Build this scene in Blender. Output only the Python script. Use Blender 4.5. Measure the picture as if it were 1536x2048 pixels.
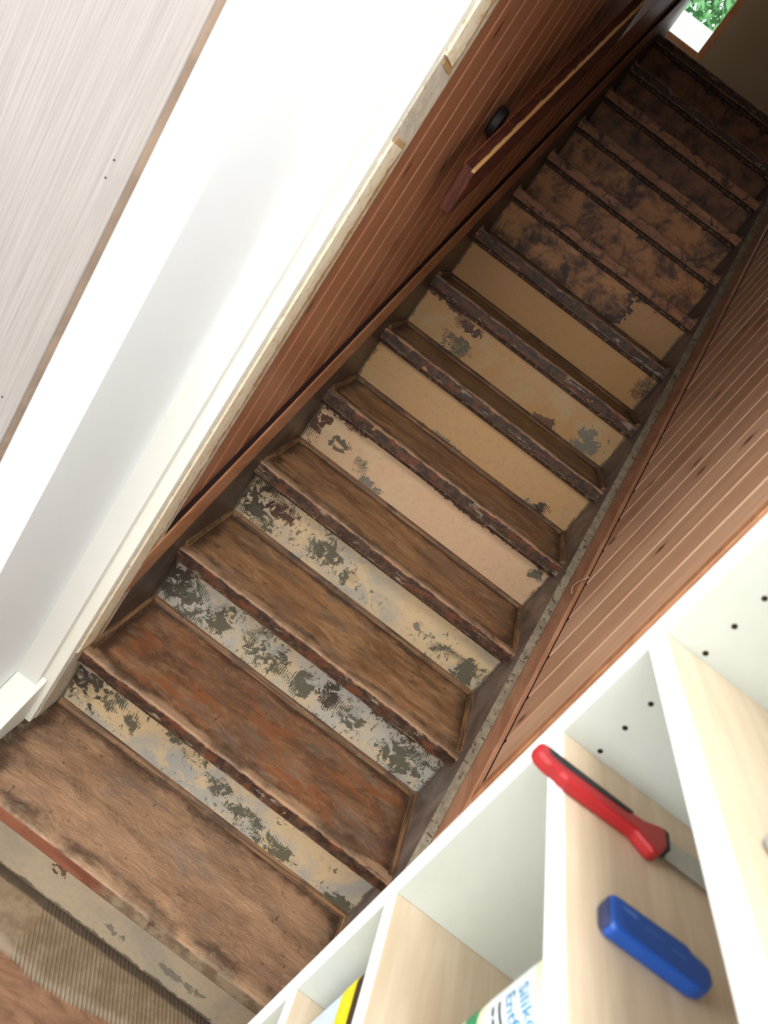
import bpy, bmesh, math, random
from mathutils import Matrix, Vector
rnd = random.Random(7)
for o in list(bpy.data.objects): bpy.data.objects.remove(o, do_unlink=True)
SC = bpy.context.scene
COL = SC.collection

# ------------------------------------------------------------------ camera
CAMP = Vector((0.328, 0.0, 1.5316))
R = [[0.7952973657795915, 0.22033680215581042, 0.5647599433385783],
     [0.606218711540254, -0.29057519392595854, -0.740314075547241],
     [0.0009867940602065334, 0.9311378793125338, -0.3646659785980041]]
cam_d = bpy.data.cameras.new('camera')
cam = bpy.data.objects.new('camera', cam_d); COL.objects.link(cam)
M = Matrix.Identity(4)
for i in range(3):
    M[i][0] = R[0][i]; M[i][1] = -R[1][i]; M[i][2] = -R[2][i]; M[i][3] = CAMP[i]
cam.matrix_world = M
cam_d.sensor_fit = 'VERTICAL'; cam_d.sensor_height = 36.0
cam_d.lens = 1480.75 / 2048 * 36
cam_d.clip_start = 0.01
cam_d.dof.use_dof = True; cam_d.dof.focus_distance = 1.75; cam_d.dof.aperture_fstop = 6.6
SC.camera = cam

# ------------------------------------------------------------------ world, window light, exposure
wd = bpy.data.worlds.new('daylight'); SC.world = wd; wd.use_nodes = True
bg = wd.node_tree.nodes['Background']
bg.inputs[0].default_value = (0.90, 0.95, 1.0, 1); bg.inputs[1].default_value = 2.2
def area(name, loc, direction, sx, sy, power, col):
    d = bpy.data.lights.new(name, 'AREA'); d.shape = 'RECTANGLE'; d.size = sx; d.size_y = sy
    d.energy = power; d.color = col
    ob = bpy.data.objects.new(name, d); COL.objects.link(ob)
    ob.location = loc; ob.rotation_euler = Vector(direction).to_track_quat('-Z', 'Y').to_euler()
    return ob
area('skylight_daylight', (0.38, 0.36, 2.44), (0.0, 0.0, -1), 0.55, 0.65, 22, (0.95, 0.985, 1.0))
area('room_window_daylight', (-0.25, -2.02, 1.62), (0, 1, 0.15), 1.5, 1.35, 46, (0.97, 0.99, 1.0))
area('side_window_daylight', (-1.86, -0.55, 1.62), (1, 0.0, 0.15), 1.2, 1.35, 68, (0.97, 0.99, 1.0))
area('landing_window_daylight', (-0.02, 5.17, 3.5), (0, -1, -0.12), 0.40, 1.0, 2.2, (0.95, 0.98, 1.0))
vs = SC.view_settings
vs.view_transform = 'Standard'; vs.look = 'None'; vs.exposure = 0.0; vs.gamma = 1.0
vs.use_curve_mapping = False

# ------------------------------------------------------------------ node helper
def lin(c):
    c = c / 255.0
    return c / 12.92 if c <= 0.04045 else ((c + 0.055) / 1.055) ** 2.4
def rgb(r, g, b): return (lin(r), lin(g), lin(b), 1)
class NT:
    def __init__(s, name, rough=0.6, spec=0.4):
        s.m = bpy.data.materials.new(name); s.m.use_nodes = True
        s.t = s.m.node_tree; s.L = s.t.links
        s.b = s.t.nodes['Principled BSDF']
        s.b.inputs['Roughness'].default_value = rough
        s.b.inputs['Specular IOR Level'].default_value = spec
        s._oc = None
    def n(s, typ): return s.t.nodes.new(typ)
    def put(s, sock, v):
        if hasattr(v, 'is_output') or isinstance(v, bpy.types.NodeSocket): s.L.new(v, sock)
        elif v is not None: sock.default_value = v
    def obj(s):
        if s._oc is None: s._oc = s.n('ShaderNodeTexCoord').outputs['Object']
        return s._oc
    def rand(s): return s.n('ShaderNodeObjectInfo').outputs['Random']
    def vm(s, op, a, b=None):
        k = s.n('ShaderNodeVectorMath'); k.operation = op
        s.put(k.inputs[0], a)
        if b is not None: s.put(k.inputs[1], b)
        return k.outputs['Value'] if op in ('LENGTH', 'DISTANCE', 'DOT_PRODUCT') else k.outputs['Vector']
    def ma(s, op, a, b=None, clamp=False):
        k = s.n('ShaderNodeMath'); k.operation = op; k.use_clamp = clamp
        s.put(k.inputs[0], a)
        if b is not None: s.put(k.inputs[1], b)
        return k.outputs[0]
    def sep(s, v):
        k = s.n('ShaderNodeSeparateXYZ'); s.put(k.inputs[0], v); return k.outputs
    def seeded(s, scale=(1, 1, 1), amt=37.0):
        off = s.n('ShaderNodeCombineXYZ'); r = s.ma('MULTIPLY', s.rand(), amt)
        s.L.new(r, off.inputs[0]); s.L.new(r, off.inputs[1]); s.L.new(r, off.inputs[2])
        return s.vm('MULTIPLY', s.vm('ADD', s.obj(), off.outputs[0]), scale)
    def noise(s, v, scale=5.0, detail=4.0, rough=0.55, dist=0.0):
        k = s.n('ShaderNodeTexNoise'); s.put(k.inputs['Vector'], v)
        k.inputs['Scale'].default_value = scale; k.inputs['Detail'].default_value = detail
        k.inputs['Roughness'].default_value = rough; k.inputs['Distortion'].default_value = dist
        return k.outputs[0]
    def voro(s, v, scale=5.0, dim='3D'):
        k = s.n('ShaderNodeTexVoronoi'); k.voronoi_dimensions = dim; s.put(k.inputs['Vector'], v); k.inputs['Scale'].default_value = scale
        return k.outputs['Distance'], k.outputs['Color']
    def step(s, v, lo, hi):
        k = s.n('ShaderNodeMapRange'); k.interpolation_type = 'SMOOTHSTEP'
        s.put(k.inputs[0], v); k.inputs[1].default_value = lo; k.inputs[2].default_value = hi
        return k.outputs[0]
    def mix(s, f, a, b, mode='MIX'):
        k = s.n('ShaderNodeMix'); k.data_type = 'RGBA'; k.blend_type = mode
        s.put(k.inputs[0], f); s.put(k.inputs[6], a); s.put(k.inputs[7], b)
        return k.outputs[2]
    def ell(s, v, c, r):
        # 1 at the centre of an ellipse, 0 on its rim, negative outside
        d = s.vm('LENGTH', s.vm('MULTIPLY', s.vm('SUBTRACT', v, c), (1 / r[0], 1 / r[1], 1 / r[2])))
        return s.ma('SUBTRACT', 1.0, d)
    def rbox(s, v, c, h, r):
        # signed distance to a rounded rectangle, negative inside
        q = s.vm('SUBTRACT', s.vm('ABSOLUTE', s.vm('SUBTRACT', v, c)), (h[0] - r, h[1] - r, 100))
        return s.ma('SUBTRACT', s.vm('LENGTH', s.vm('MAXIMUM', q, (0, 0, 0))), r)
    def bump(s, h, strength=0.3, dist=0.003):
        k = s.n('ShaderNodeBump'); k.inputs['Strength'].default_value = strength; k.inputs['Distance'].default_value = dist
        s.put(k.inputs['Height'], h); s.L.new(k.outputs[0], s.b.inputs['Normal'])
    def out(s, col, rough=None):
        s.put(s.b.inputs['Base Color'], col)
        if rough is not None: s.put(s.b.inputs['Roughness'], rough)
        return s.m
def plain(name, c, rough=0.5, spec=0.4, metal=0.0, speck=0.06):
    t = NT(name, rough, spec); t.b.inputs['Metallic'].default_value = metal
    k = t.noise(t.obj(), 60, 3)
    c2 = tuple(max(0, x * (1 - speck * 3)) for x in c[:3]) + (1,)
    return t.out(t.mix(t.step(k, .35, .75), c, c2))

# ------------------------------------------------------------------ materials
def mat_tread(name, dark, light, orange, oamt, samt, relief):
    t = NT(name, 0.5, 0.35)
    o = t.obj(); v2 = t.seeded((1, 1, 1))
    big = t.noise(t.seeded((3, 8, 8)), 1.7, 5, .55, .5)
    org = t.noise(t.seeded((4, 9, 9)), 2.1, 6, .6, .9)
    gry = t.noise(t.seeded((5, 9, 9)), 1.5, 6, .62, .6)
    grain = t.noise(t.seeded((7, 130, 130)), 1.5, 5, .6, .5)
    rel = t.noise(t.seeded((16, 40, 40)), 1.6, 5, .6, 1.6)
    strk = t.noise(t.seeded((8, 24, 24)), 1.5, 8, .66, 1.0)
    c = t.mix(t.step(big, .34, .66), rgb(*dark), rgb(*light))
    c = t.mix(t.ma('MULTIPLY', t.step(strk, .50, .62), samt), c, rgb(196, 154, 116))
    c = t.mix(t.ma('MULTIPLY', t.ma('SUBTRACT', 1.0, t.step(strk, .34, .47)), samt), c, rgb(88, 62, 42))
    c = t.mix(t.ma('MULTIPLY', t.step(org, .46, .64), oamt), c, rgb(*orange))
    c = t.mix(t.ma('MULTIPLY', t.step(gry, .52, .66), .55), c, rgb(116, 101, 90))
    c = t.mix(t.ma('MULTIPLY', t.step(grain, .5, .7), .22), c, rgb(74, 50, 34))
    c = t.mix(t.ma('MULTIPLY', t.step(rel, .52, .68), .25), c, rgb(186, 144, 108))
    c = t.mix(t.ma('MULTIPLY', t.step(t.noise(v2, 34, 6, .68, .8), .61, .68), .7), c, rgb(62, 44, 32))
    # varnish left around the rim of the tread
    sd = t.rbox(o, (0.41, 0.146, 0), (0.400, 0.128, 0), 0.035)
    sdn = t.ma('ADD', sd, t.ma('MULTIPLY', t.ma('SUBTRACT', t.noise(v2, 13, 7, .68), .5), .11))
    c = t.mix(t.ma('MULTIPLY', t.step(sdn, -.030, .002), .8), c, rgb(56, 38, 27))
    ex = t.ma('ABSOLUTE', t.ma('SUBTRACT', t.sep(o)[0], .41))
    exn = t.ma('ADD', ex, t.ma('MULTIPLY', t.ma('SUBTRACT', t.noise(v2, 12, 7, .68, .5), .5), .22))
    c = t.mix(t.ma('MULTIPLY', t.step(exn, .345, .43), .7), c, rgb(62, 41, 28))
    gr = t.ma('MULTIPLY', t.step(sdn, .002, .012), t.step(t.noise(v2, 45, 5), .42, .6))
    c = t.mix(t.ma('MULTIPLY', gr, .6), c, rgb(122, 110, 92))
    # bare light wood along the front edge
    y = t.sep(o)[1]
    yn = t.ma('ADD', y, t.ma('MULTIPLY', t.ma('SUBTRACT', t.noise(t.seeded((5, 20, 20)), 1.6, 7, .68), .5), .075))
    fr = t.ma('MULTIPLY', t.ma('SUBTRACT', 1.0, t.step(yn, .006, .034)), t.ma('ADD', .25, t.step(t.noise(t.seeded((1, 0, 0)), 7, 4, .6), .40, .58)), True)
    c = t.mix(t.ma('MULTIPLY', fr, .62), c, rgb(190, 150, 116))
    ed = t.ma('SUBTRACT', 1.0, t.step(yn, -.008, .001))
    c = t.mix(t.ma('MULTIPLY', ed, .85), c, rgb(70, 46, 36))
    # short knife cuts and filler spots
    cut = t.noise(t.seeded((160, 24, 24)), 1.0, 2, .5, .6)
    cutm = t.ma('MULTIPLY', t.step(cut, .70, .74), t.step(t.noise(v2, 5, 2), .5, .62))
    c = t.mix(t.ma('MULTIPLY', cutm, .8), c, rgb(52, 36, 26))
    d, cc = t.voro(v2, 9); sp = t.ma('MULTIPLY', t.ma('SUBTRACT', 1.0, t.step(d, .05, .10)), t.step(t.sep(cc)[0], .84, .86))
    c = t.mix(t.ma('MULTIPLY', sp, .7), c, rgb(160, 148, 134))
    h = t.ma('ADD', t.ma('ADD', t.ma('MULTIPLY', rel, .9), t.ma('MULTIPLY', grain, .35)), t.ma('MULTIPLY', cutm, -.6))
    t.bump(t.ma('ADD', h, t.ma('MULTIPLY', strk, .5)), relief, .004)
    return t.out(c, t.ma('ADD', .38, t.ma('MULTIPLY', big, .3)))
def mat_nosing():
    t = NT('flaking_nosing_varnish', 0.5, 0.4)
    v = t.seeded((1, 1, 1))
    n1 = t.noise(t.seeded((1, 3, 3)), 20, 6, .66, .4); n2 = t.noise(t.seeded((10, 40, 40)), 1.4, 6, .65); n3 = t.noise(v, 55, 5, .6)
    c = t.mix(t.step(n3, .4, .65), rgb(54, 37, 28), rgb(86, 64, 48))
    c = t.mix(t.ma('MULTIPLY', t.step(n1, .52, .60), .75), c, rgb(112, 60, 34))
    c = t.mix(t.ma('MULTIPLY', t.step(n2, .60, .64), .8), c, rgb(150, 136, 116))
    c = t.mix(t.ma('MULTIPLY', t.step(t.noise(v, 24, 6, .6, .3), .66, .68), .8), c, rgb(196, 142, 100))
    z = t.sep(t.obj())[2]
    zn = t.ma('ADD', z, t.ma('MULTIPLY', t.ma('SUBTRACT', t.noise(v, 30, 5, .6), .5), .022))
    c = t.mix(t.ma('MULTIPLY', t.step(zn, -.007, -.002), .8), c, rgb(176, 128, 94))
    c = t.mix(t.ma('MULTIPLY', t.ma('SUBTRACT', 1.0, t.step(zn, -.036, -.032)), .75), c, rgb(150, 132, 112))
    t.bump(t.ma('ADD', n1, n3), .6, .003)
    return t.out(c, t.ma('ADD', .3, t.ma('MULTIPLY', n3, .5)))
def mat_nosing_bare():
    t = NT('scraped_nosing_wood', 0.55, 0.35)
    v = t.seeded((1, 1, 1)); n1 = t.noise(t.seeded((9, 60, 60)), 1.5, 6, .6); n2 = t.noise(v, 24, 6, .65, .8)
    c = t.mix(t.step(n1, .35, .65), rgb(128, 82, 54), rgb(166, 112, 76))
    c = t.mix(t.ma('MULTIPLY', t.step(n2, .52, .6), .85), c, rgb(52, 32, 22))
    c = t.mix(t.ma('MULTIPLY', t.step(t.noise(v, 33, 5), .66, .70), .6), c, rgb(132, 122, 106))
    t.bump(n2, .4, .003)
    return t.out(c)

W = 0.82; RISE = 0.18938; GO = 0.24793; Y1 = 0.99123; INSET = 0.040; TT = 0.037
def mat_riser(k, base, alt, altamt, patches, extra=None, wood=None, gloss=0.5, comb=1.0, fleck=0):
    """painted riser: base coat, washed-out second tone, scraped patches (u, v, ru, rv, tone)"""
    t = NT('scraped_riser_paint_%d' % k, gloss, 0.35)
    o = t.obj(); sd = 3.7 * k
    v = t.vm('ADD', o, (sd, sd * .7, sd * 1.3))
    n_big = t.noise(v, 7, 6, .6, .6); n_mid = t.noise(v, 34, 8, .70, .5); n_f = t.noise(v, 90, 4, .6)
    c = t.mix(t.ma('MULTIPLY', t.step(n_big, .40, .66), altamt), base, alt)
    c = t.mix(t.ma('MULTIPLY', t.step(n_f, .45, .75), .18), c, rgb(120, 100, 78))
    if wood:   # bare scraped timber showing through, dark scorched rims
        wb = t.noise(t.vm('MULTIPLY', v, (1, 1, 1.1)), 12, 8, .70, .25)
        wg = t.noise(t.vm('MULTIPLY', v, (6, 1, 90)), 1.6, 4, .6)
        wc = t.mix(t.step(wb, .36, .60), rgb(*wood[0]), rgb(*wood[1]))
        wc = t.mix(t.ma('MULTIPLY', t.step(wg, .5, .7), .3), wc, rgb(70, 40, 22))
        m = None
        for (u, w, ru, rw) in wood[2]:
            e = t.ell(o, (u * W, 0, w * .15), (ru * W, 10, rw * .15))
            m = e if m is None else t.ma('MAXIMUM', m, e)
        m = t.ma('ADD', m, t.ma('MULTIPLY', t.ma('SUBTRACT', n_mid, .5), 1.1))
        c = t.mix(t.step(m, .0, .06), c, rgb(46, 26, 16))
        c = t.mix(t.step(m, .08, .22), c, wc)
    height = n_mid
    lines = t.ma('SINE', t.ma('MULTIPLY', t.ma('ADD', t.sep(o)[0], t.ma('MULTIPLY', n_big, .03)), 2 * math.pi / .0055))
    tones = {'g': (86, 84, 70), 'd': (50, 40, 34), 'm': (66, 34, 30), 'b': (92, 62, 40), 's': (118, 112, 100), 'c': (206, 182, 142)}
    byt = {}
    for (u, w, ru, rw, tone) in patches:
        e = t.ell(o, (u * W, 0, w * .15), (ru * W, 10, rw * .15))
        byt[tone] = e if tone not in byt else t.ma('MAXIMUM', byt[tone], e)
    for tone, e in byt.items():
        m = t.ma('ADD', t.ma('MINIMUM', e, .50), t.ma('MULTIPLY', t.ma('SUBTRACT', n_mid, .5), 3.2))
        if tone in 'gdm':
            m = t.ma('ADD', m, t.ma('MULTIPLY', lines, t.ma('MULTIPLY', t.step(t.noise(t.vm('ADD', v, (5, 3, 8)), 13, 3), .48, .60), .40 * comb)))
        mm = t.step(m, .33, .37)
        c = t.mix(t.ma('MULTIPLY', mm, .92), c, rgb(*tones[tone]))
        height = t.ma('SUBTRACT', height, t.ma('MULTIPLY', mm, .7))
    if fleck:
        fl = t.ma('ADD', t.noise(t.vm('MULTIPLY', v, (1.5, 1, 1)), 60, 6, .66, .6), t.ma('MULTIPLY', t.ma('SUBTRACT', t.noise(v, 10, 3), .5), .5))
        fm = t.step(fl, .64 - .04 * fleck, .66 - .04 * fleck)
        c = t.mix(t.ma('MULTIPLY', fm, .85), c, rgb(84, 80, 66))
        sc_ = t.step(t.noise(t.vm('ADD', v, (9, 4, 2)), 15, 7, .68, .4), .55, .58)
        c = t.mix(t.ma('MULTIPLY', sc_, .7), c, base)
    # ragged darker rim where the riser meets tread and strings
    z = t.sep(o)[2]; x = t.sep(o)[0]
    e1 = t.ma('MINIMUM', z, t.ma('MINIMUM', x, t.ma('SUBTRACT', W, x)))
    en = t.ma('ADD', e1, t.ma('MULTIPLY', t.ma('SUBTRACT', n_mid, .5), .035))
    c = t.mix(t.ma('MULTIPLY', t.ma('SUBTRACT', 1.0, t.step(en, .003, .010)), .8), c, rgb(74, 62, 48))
    t.bump(height, .5, .003)
    return t.out(c)

def mat_board(name, a, b, d, f_):
    t = NT(name, 0.40, 0.45)
    v = t.seeded((1, 1, 1), 91.0)
    g = t.noise(t.vm('MULTIPLY', v, (14, 18, .9)), 1.6, 4, .5, .9)
    f = t.noise(t.vm('MULTIPLY', v, (120, 150, 2.0)), 1.5, 3, .5)
    r = t.rand()
    c = t.mix(r, rgb(*a), rgb(*b))
    c = t.mix(t.ma('MULTIPLY', t.step(g, .40, .66), .35), c, rgb(*d))
    c = t.mix(t.ma('MULTIPLY', t.step(f, .5, .7), .18), c, rgb(*f_))
    vs_ = t.sep(v); kc = t.n('ShaderNodeCombineXYZ'); t.L.new(t.ma('MULTIPLY', vs_[1], 14.0), kc.inputs[0]); t.L.new(t.ma('MULTIPLY', vs_[2], 5.0), kc.inputs[1])
    d, cc = t.voro(kc.outputs[0], 1.0, '2D')
    on = t.step(t.sep(cc)[0], .66, .67)
    kn = t.ma('MULTIPLY', t.ma('SUBTRACT', 1.0, t.step(d, .045, .10)), on)
    halo = t.ma('MULTIPLY', t.ma('SUBTRACT', 1.0, t.step(d, .06, .22)), on)
    c = t.mix(t.ma('MULTIPLY', halo, .35), c, rgb(120, 62, 34))
    c = t.mix(t.ma('MULTIPLY', kn, .85), c, rgb(62, 30, 20))
    t.bump(t.ma('ADD', g, f), .12, .002)
    return t.out(c)
def mat_trimwood(name, a, b, rough=.45):
    t = NT(name, rough, .4)
    g = t.noise(t.vm('MULTIPLY', t.seeded((1, 1, 1)), (40, 3, 9)), 2.0, 6, .6, .8)
    c = t.mix(t.step(g, .35, .65), a, b)
    t.bump(g, .15, .002)
    return t.out(c)
def mat_string(name, a, b):
    t = NT(name, 0.42, 0.45)
    v = t.obj(); n = t.noise(v, 9, 6, .6, .8); f = t.noise(t.vm('MULTIPLY', v, (3, 30, 30)), 2, 5, .6)
    c = t.mix(t.step(n, .38, .66), rgb(*a), rgb(*b))
    c = t.mix(t.ma('MULTIPLY', t.step(t.noise(v, 24, 6, .65), .60, .66), .6), c, rgb(96, 62, 40))
    c = t.mix(t.ma('MULTIPLY', t.step(f, .55, .75), .25), c, rgb(40, 30, 26))
    t.bump(f, .2, .002); return t.out(c)
def mat_flaky(name, a, b, d):
    t = NT(name, 0.7, 0.3)
    v = t.obj(); n = t.noise(v, 30, 7, .68, .5); n2 = t.noise(v, 75, 5, .65)
    c = t.mix(t.step(n, .42, .6), a, b)
    c = t.mix(t.ma('MULTIPLY', t.step(n2, .56, .62), .85), c, d)
    t.bump(n, .6, .004); return t.out(c)
def mat_white(name, base, tone, grime=.5):
    t = NT(name, 0.42, 0.45)
    v = t.obj(); n = t.noise(v, 3, 4); n2 = t.noise(v, 90, 3, .5)
    c = t.mix(t.ma('MULTIPLY', t.step(n, .4, .7), .6), base, tone)
    d, cc = t.voro(v, 26)
    sp = t.ma('MULTIPLY', t.ma('SUBTRACT', 1.0, t.step(d, .04, .075)), t.step(t.sep(cc)[0], .88, .9))
    c = t.mix(t.ma('MULTIPLY', sp, grime), c, rgb(110, 98, 88))
    t.bump(t.ma('ADD', n, t.ma('MULTIPLY', n2, .1)), .15, .002)
    return t.out(c)
def mat_whitewash():
    t = NT('whitewashed_pine', 0.55, 0.35)
    v = t.vm('ADD', t.obj(), (3, 1, 2))
    g = t.noise(t.vm('MULTIPLY', v, (300, 60, 3.5)), 1.5, 4, .6, .2)
    b = t.noise(t.vm('MULTIPLY', v, (9, 3, .8)), 1.4, 3, .5, .6)
    c = t.mix(t.step(g, .34, .66), rgb(134, 128, 124), rgb(150, 144, 140))
    c = t.mix(t.ma('MULTIPLY', t.step(b, .45, .7), .35), c, rgb(144, 132, 126))
    t.bump(g, .25, .001); return t.out(c)
def mat_birch():
    t = NT('birch_shelf_top', 0.55, 0.35)
    v = t.obj()
    g = t.noise(t.vm('MULTIPLY', v, (60, 4, 20)), 1.4, 5, .55, .8); b = t.noise(v, 7, 3)
    c = t.mix(t.step(g, .3, .7), rgb(194, 175, 149), rgb(208, 190, 166))
    c = t.mix(t.ma('MULTIPLY', t.step(b, .45, .7), .35), c, rgb(192, 168, 140))
    return t.out(c)
def mat_floor():
    t = NT('scraped_entry_floor', 0.6, 0.35)
    o = t.obj(); n = t.noise(t.vm('MULTIPLY', o, (3, 9, 1)), 2.2, 6, .6, 1.2); n2 = t.noise(o, 18, 6, .65)
    fine = t.noise(t.vm('MULTIPLY', o, (8, 60, 1)), 1.6, 5, .6)
    c = t.mix(t.step(n, .35, .65), rgb(118, 84, 62), rgb(146, 108, 82))
    c = t.mix(t.ma('MULTIPLY', t.step(fine, .5, .7), .4), c, rgb(82, 58, 42))
    # a smear of tile adhesive next to the first riser, combed with a notched trowel
    y = t.ma('ADD', t.sep(o)[1], t.ma('MULTIPLY', t.ma('SUBTRACT', t.noise(o, 6, 5), .5), .10))
    ad = t.step(y, .900, .912)
    c = t.mix(t.ma('MULTIPLY', ad, .88), c, t.mix(t.step(n2, .4, .65), rgb(116, 98, 74), rgb(142, 124, 100)))
    bd = t.ma('MULTIPLY', ad, t.ma('SUBTRACT', 1.0, t.step(y, .914, .930)))
    c = t.mix(t.ma('MULTIPLY', bd, .6), c, rgb(166, 150, 130))
    ln = t.ma('SINE', t.ma('MULTIPLY', t.ma('ADD', t.sep(o)[0], t.ma('MULTIPLY', t.sep(o)[1], .55)), 2 * math.pi / .0098))
    cm = t.step(t.ma('ADD', t.sep(o)[0], t.ma('MULTIPLY', t.ma('SUBTRACT', n2, .5), .06)), .265, .285)
    lm = t.ma('MULTIPLY', t.ma('MULTIPLY', t.step(ln, -.2, .4), cm), ad)
    c = t.mix(t.ma('MULTIPLY', lm, .5), c, rgb(98, 82, 64))
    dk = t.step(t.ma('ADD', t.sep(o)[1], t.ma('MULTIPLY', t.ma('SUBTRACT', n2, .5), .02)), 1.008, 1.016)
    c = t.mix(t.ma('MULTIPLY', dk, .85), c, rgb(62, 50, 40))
    t.bump(t.ma('ADD', t.ma('MULTIPLY', lm, -.9), n2), .6, .004); return t.out(c)

M_TREAD = mat_tread('worn_tread_wood', (116, 82, 54), (164, 122, 84), (146, 96, 56), .40, .42, .45)
M_TREAD_A = mat_tread('scraped_first_tread', (128, 98, 75), (164, 127, 98), (146, 104, 74), .22, .25, .8)
M_TREAD_B = mat_tread('reddish_second_tread', (100, 70, 50), (138, 98, 70), (142, 82, 44), .75, .22, .4)
def mat_nosing_first():
    t = NT('reddish_first_nosing', .6, .3); v = t.seeded((1, 1, 1))
    n = t.noise(t.seeded((3, 14, 14)), 1.8, 7, .66, .4); x = t.sep(t.obj())[0]
    xx = t.ma('ADD', x, t.ma('MULTIPLY', t.ma('SUBTRACT', t.noise(v, 9, 5), .5), .5))
    c = t.mix(t.step(n, .4, .62), rgb(112, 66, 48), rgb(134, 84, 62))
    c = t.mix(t.step(xx, .28, .42), c, t.mix(t.step(t.noise(v, 26, 6, .65), .42, .6), rgb(112, 92, 74), rgb(142, 124, 100)))
    c = t.mix(t.ma('MULTIPLY', t.step(t.noise(v, 34, 6, .66), .58, .64), .7), c, rgb(74, 54, 42))
    t.bump(n, .5, .003); return t.out(c)
M_NOSE1 = mat_nosing_first(); M_NOSE = mat_nosing(); M_NOSEB = mat_nosing_bare()
M_BOARD = mat_board('pine_tongue_and_groove', (186, 144, 114), (210, 170, 140), (164, 110, 78), (222, 178, 144)); M_BOARDL = mat_board('shaded_pine_boards', (150, 96, 66), (170, 114, 82), (134, 78, 50), (180, 124, 90)); M_STRING = mat_string('grey_brown_string_paint', (98, 84, 77), (134, 118, 109)); M_STRINGL = mat_string('dark_string_paint', (66, 52, 46), (94, 78, 68))  # left boards: darker, redder tone carries the dimmer light on that wall
M_STOP = mat_flaky('flaking_grey_paint', rgb(128, 116, 98), rgb(150, 138, 116), rgb(70, 58, 50))
M_SKIRT = mat_trimwood('reddish_skirting_wood', rgb(154, 106, 78), rgb(180, 130, 100))
M_SKIRTL = mat_trimwood('light_skirting_wood', rgb(156, 104, 72), rgb(184, 130, 92))
M_EDGEWOOD = mat_trimwood('orange_pine_edge', rgb(176, 116, 74), rgb(196, 138, 94))
def mat_bead(name, sc):
    t = NT(name, .55, .35); v = t.seeded((1, 1, 1))
    g = t.noise(t.vm('MULTIPLY', v, sc), 1.6, 6, .62, .4); n = t.noise(v, 14, 6, .65)
    c = t.mix(t.step(g, .36, .64), rgb(76, 54, 38), rgb(142, 104, 70))
    c = t.mix(t.ma('MULTIPLY', t.step(n, .50, .60), .6), c, rgb(58, 42, 32))
    c = t.mix(t.ma('MULTIPLY', t.step(t.noise(v, 30, 5), .60, .68), .5), c, rgb(124, 114, 98))
    t.bump(g, .4, .002); return t.out(c)
M_BEAD = mat_bead('worn_bead_wood', (3, 120, 120)); M_BEADS = mat_bead('worn_side_bead_wood', (120, 4, 120))
M_MOULD = mat_flaky('dark_moulding_paint', rgb(58, 38, 28), rgb(84, 60, 46), rgb(140, 118, 98))
M_WHITE = mat_white('white_gloss_paint', rgb(244, 247, 250), rgb(240, 245, 248))
M_CREAM = mat_white('cream_white_paint', rgb(238, 236, 226), rgb(232, 228, 214))
M_PLASTER = mat_white('room_plaster', rgb(232, 230, 224), rgb(226, 224, 216), .1)
M_BEIGE = mat_white('beige_plaster', rgb(176, 152, 124), rgb(168, 144, 118), .1)
M_REVEAL = mat_flaky('plaster_reveal', rgb(186, 174, 156), rgb(206, 192, 172), rgb(168, 154, 134))
M_RAGGED = mat_flaky('broken_cream_edge', rgb(226, 208, 180), rgb(232, 218, 194), rgb(206, 176, 136))
M_CHIP = mat_flaky('brown_board_chip', rgb(176, 138, 92), rgb(192, 156, 112), rgb(140, 104, 68))
M_WASH = mat_whitewash()
M_PEDGE = mat_trimwood('panel_edge_wood', rgb(128, 104, 84), rgb(148, 122, 100))
M_BIRCH = mat_birch()
M_MEL = plain('white_melamine', rgb(186, 189, 181), .4, .4, 0, .01)
M_BAND = plain('white_edge_band', rgb(244, 248, 248), .4, .4, 0, .01)
M_DARK = plain('dark_hole', rgb(44, 30, 28), .8, .1)
M_FLOOR = mat_floor()

# ------------------------------------------------------------------ object helpers
def tag(o, label=None, cat=None, group=None, kind=None):
    if label: o['label'] = label
    if cat: o['category'] = cat
    if group: o['group'] = group
    if kind: o['kind'] = kind
    return o
def empty(name, loc=(0, 0, 0)):
    o = bpy.data.objects.new(name, None); COL.objects.link(o); o.location = loc; o.empty_display_size = .05; return o
def link(name, me, mats, parent=None, loc=None):
    o = bpy.data.objects.new(name, me); COL.objects.link(o)
    if not isinstance(mats, (list, tuple)): mats = [mats]
    if not me.materials:
        for m in mats: me.materials.append(m)
    if loc is not None: o.location = loc
    if parent is not None:
        o.parent = parent
    return o
def bm_mesh(bm, name='m', smooth=False):
    bmesh.ops.recalc_face_normals(bm, faces=bm.faces)
    me = bpy.data.meshes.new(name); bm.to_mesh(me); bm.free()
    if smooth:
        for p_ in me.polygons: p_.use_smooth = True
    return me
def add_box(bm, lo, hi, bev=0, seg=2, mat=0):
    r = bmesh.ops.create_cube(bm, size=1.0)
    vs_ = r['verts']
    for v in vs_:
        v.co = Vector([lo[i] + (v.co[i] + .5) * (hi[i] - lo[i]) for i in range(3)])
    fs = set(f for v in vs_ for f in v.link_faces)
    for f in fs: f.material_index = mat
    if bev > 0:
        es = set(e for v in vs_ for e in v.link_edges)
        bmesh.ops.bevel(bm, geom=list(es), offset=bev, segments=seg, affect='EDGES', profile=.5)
def box_me(lo, hi, bev=0, seg=2):
    bm = bmesh.new(); add_box(bm, lo, hi, bev, seg); return bm_mesh(bm)
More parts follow.
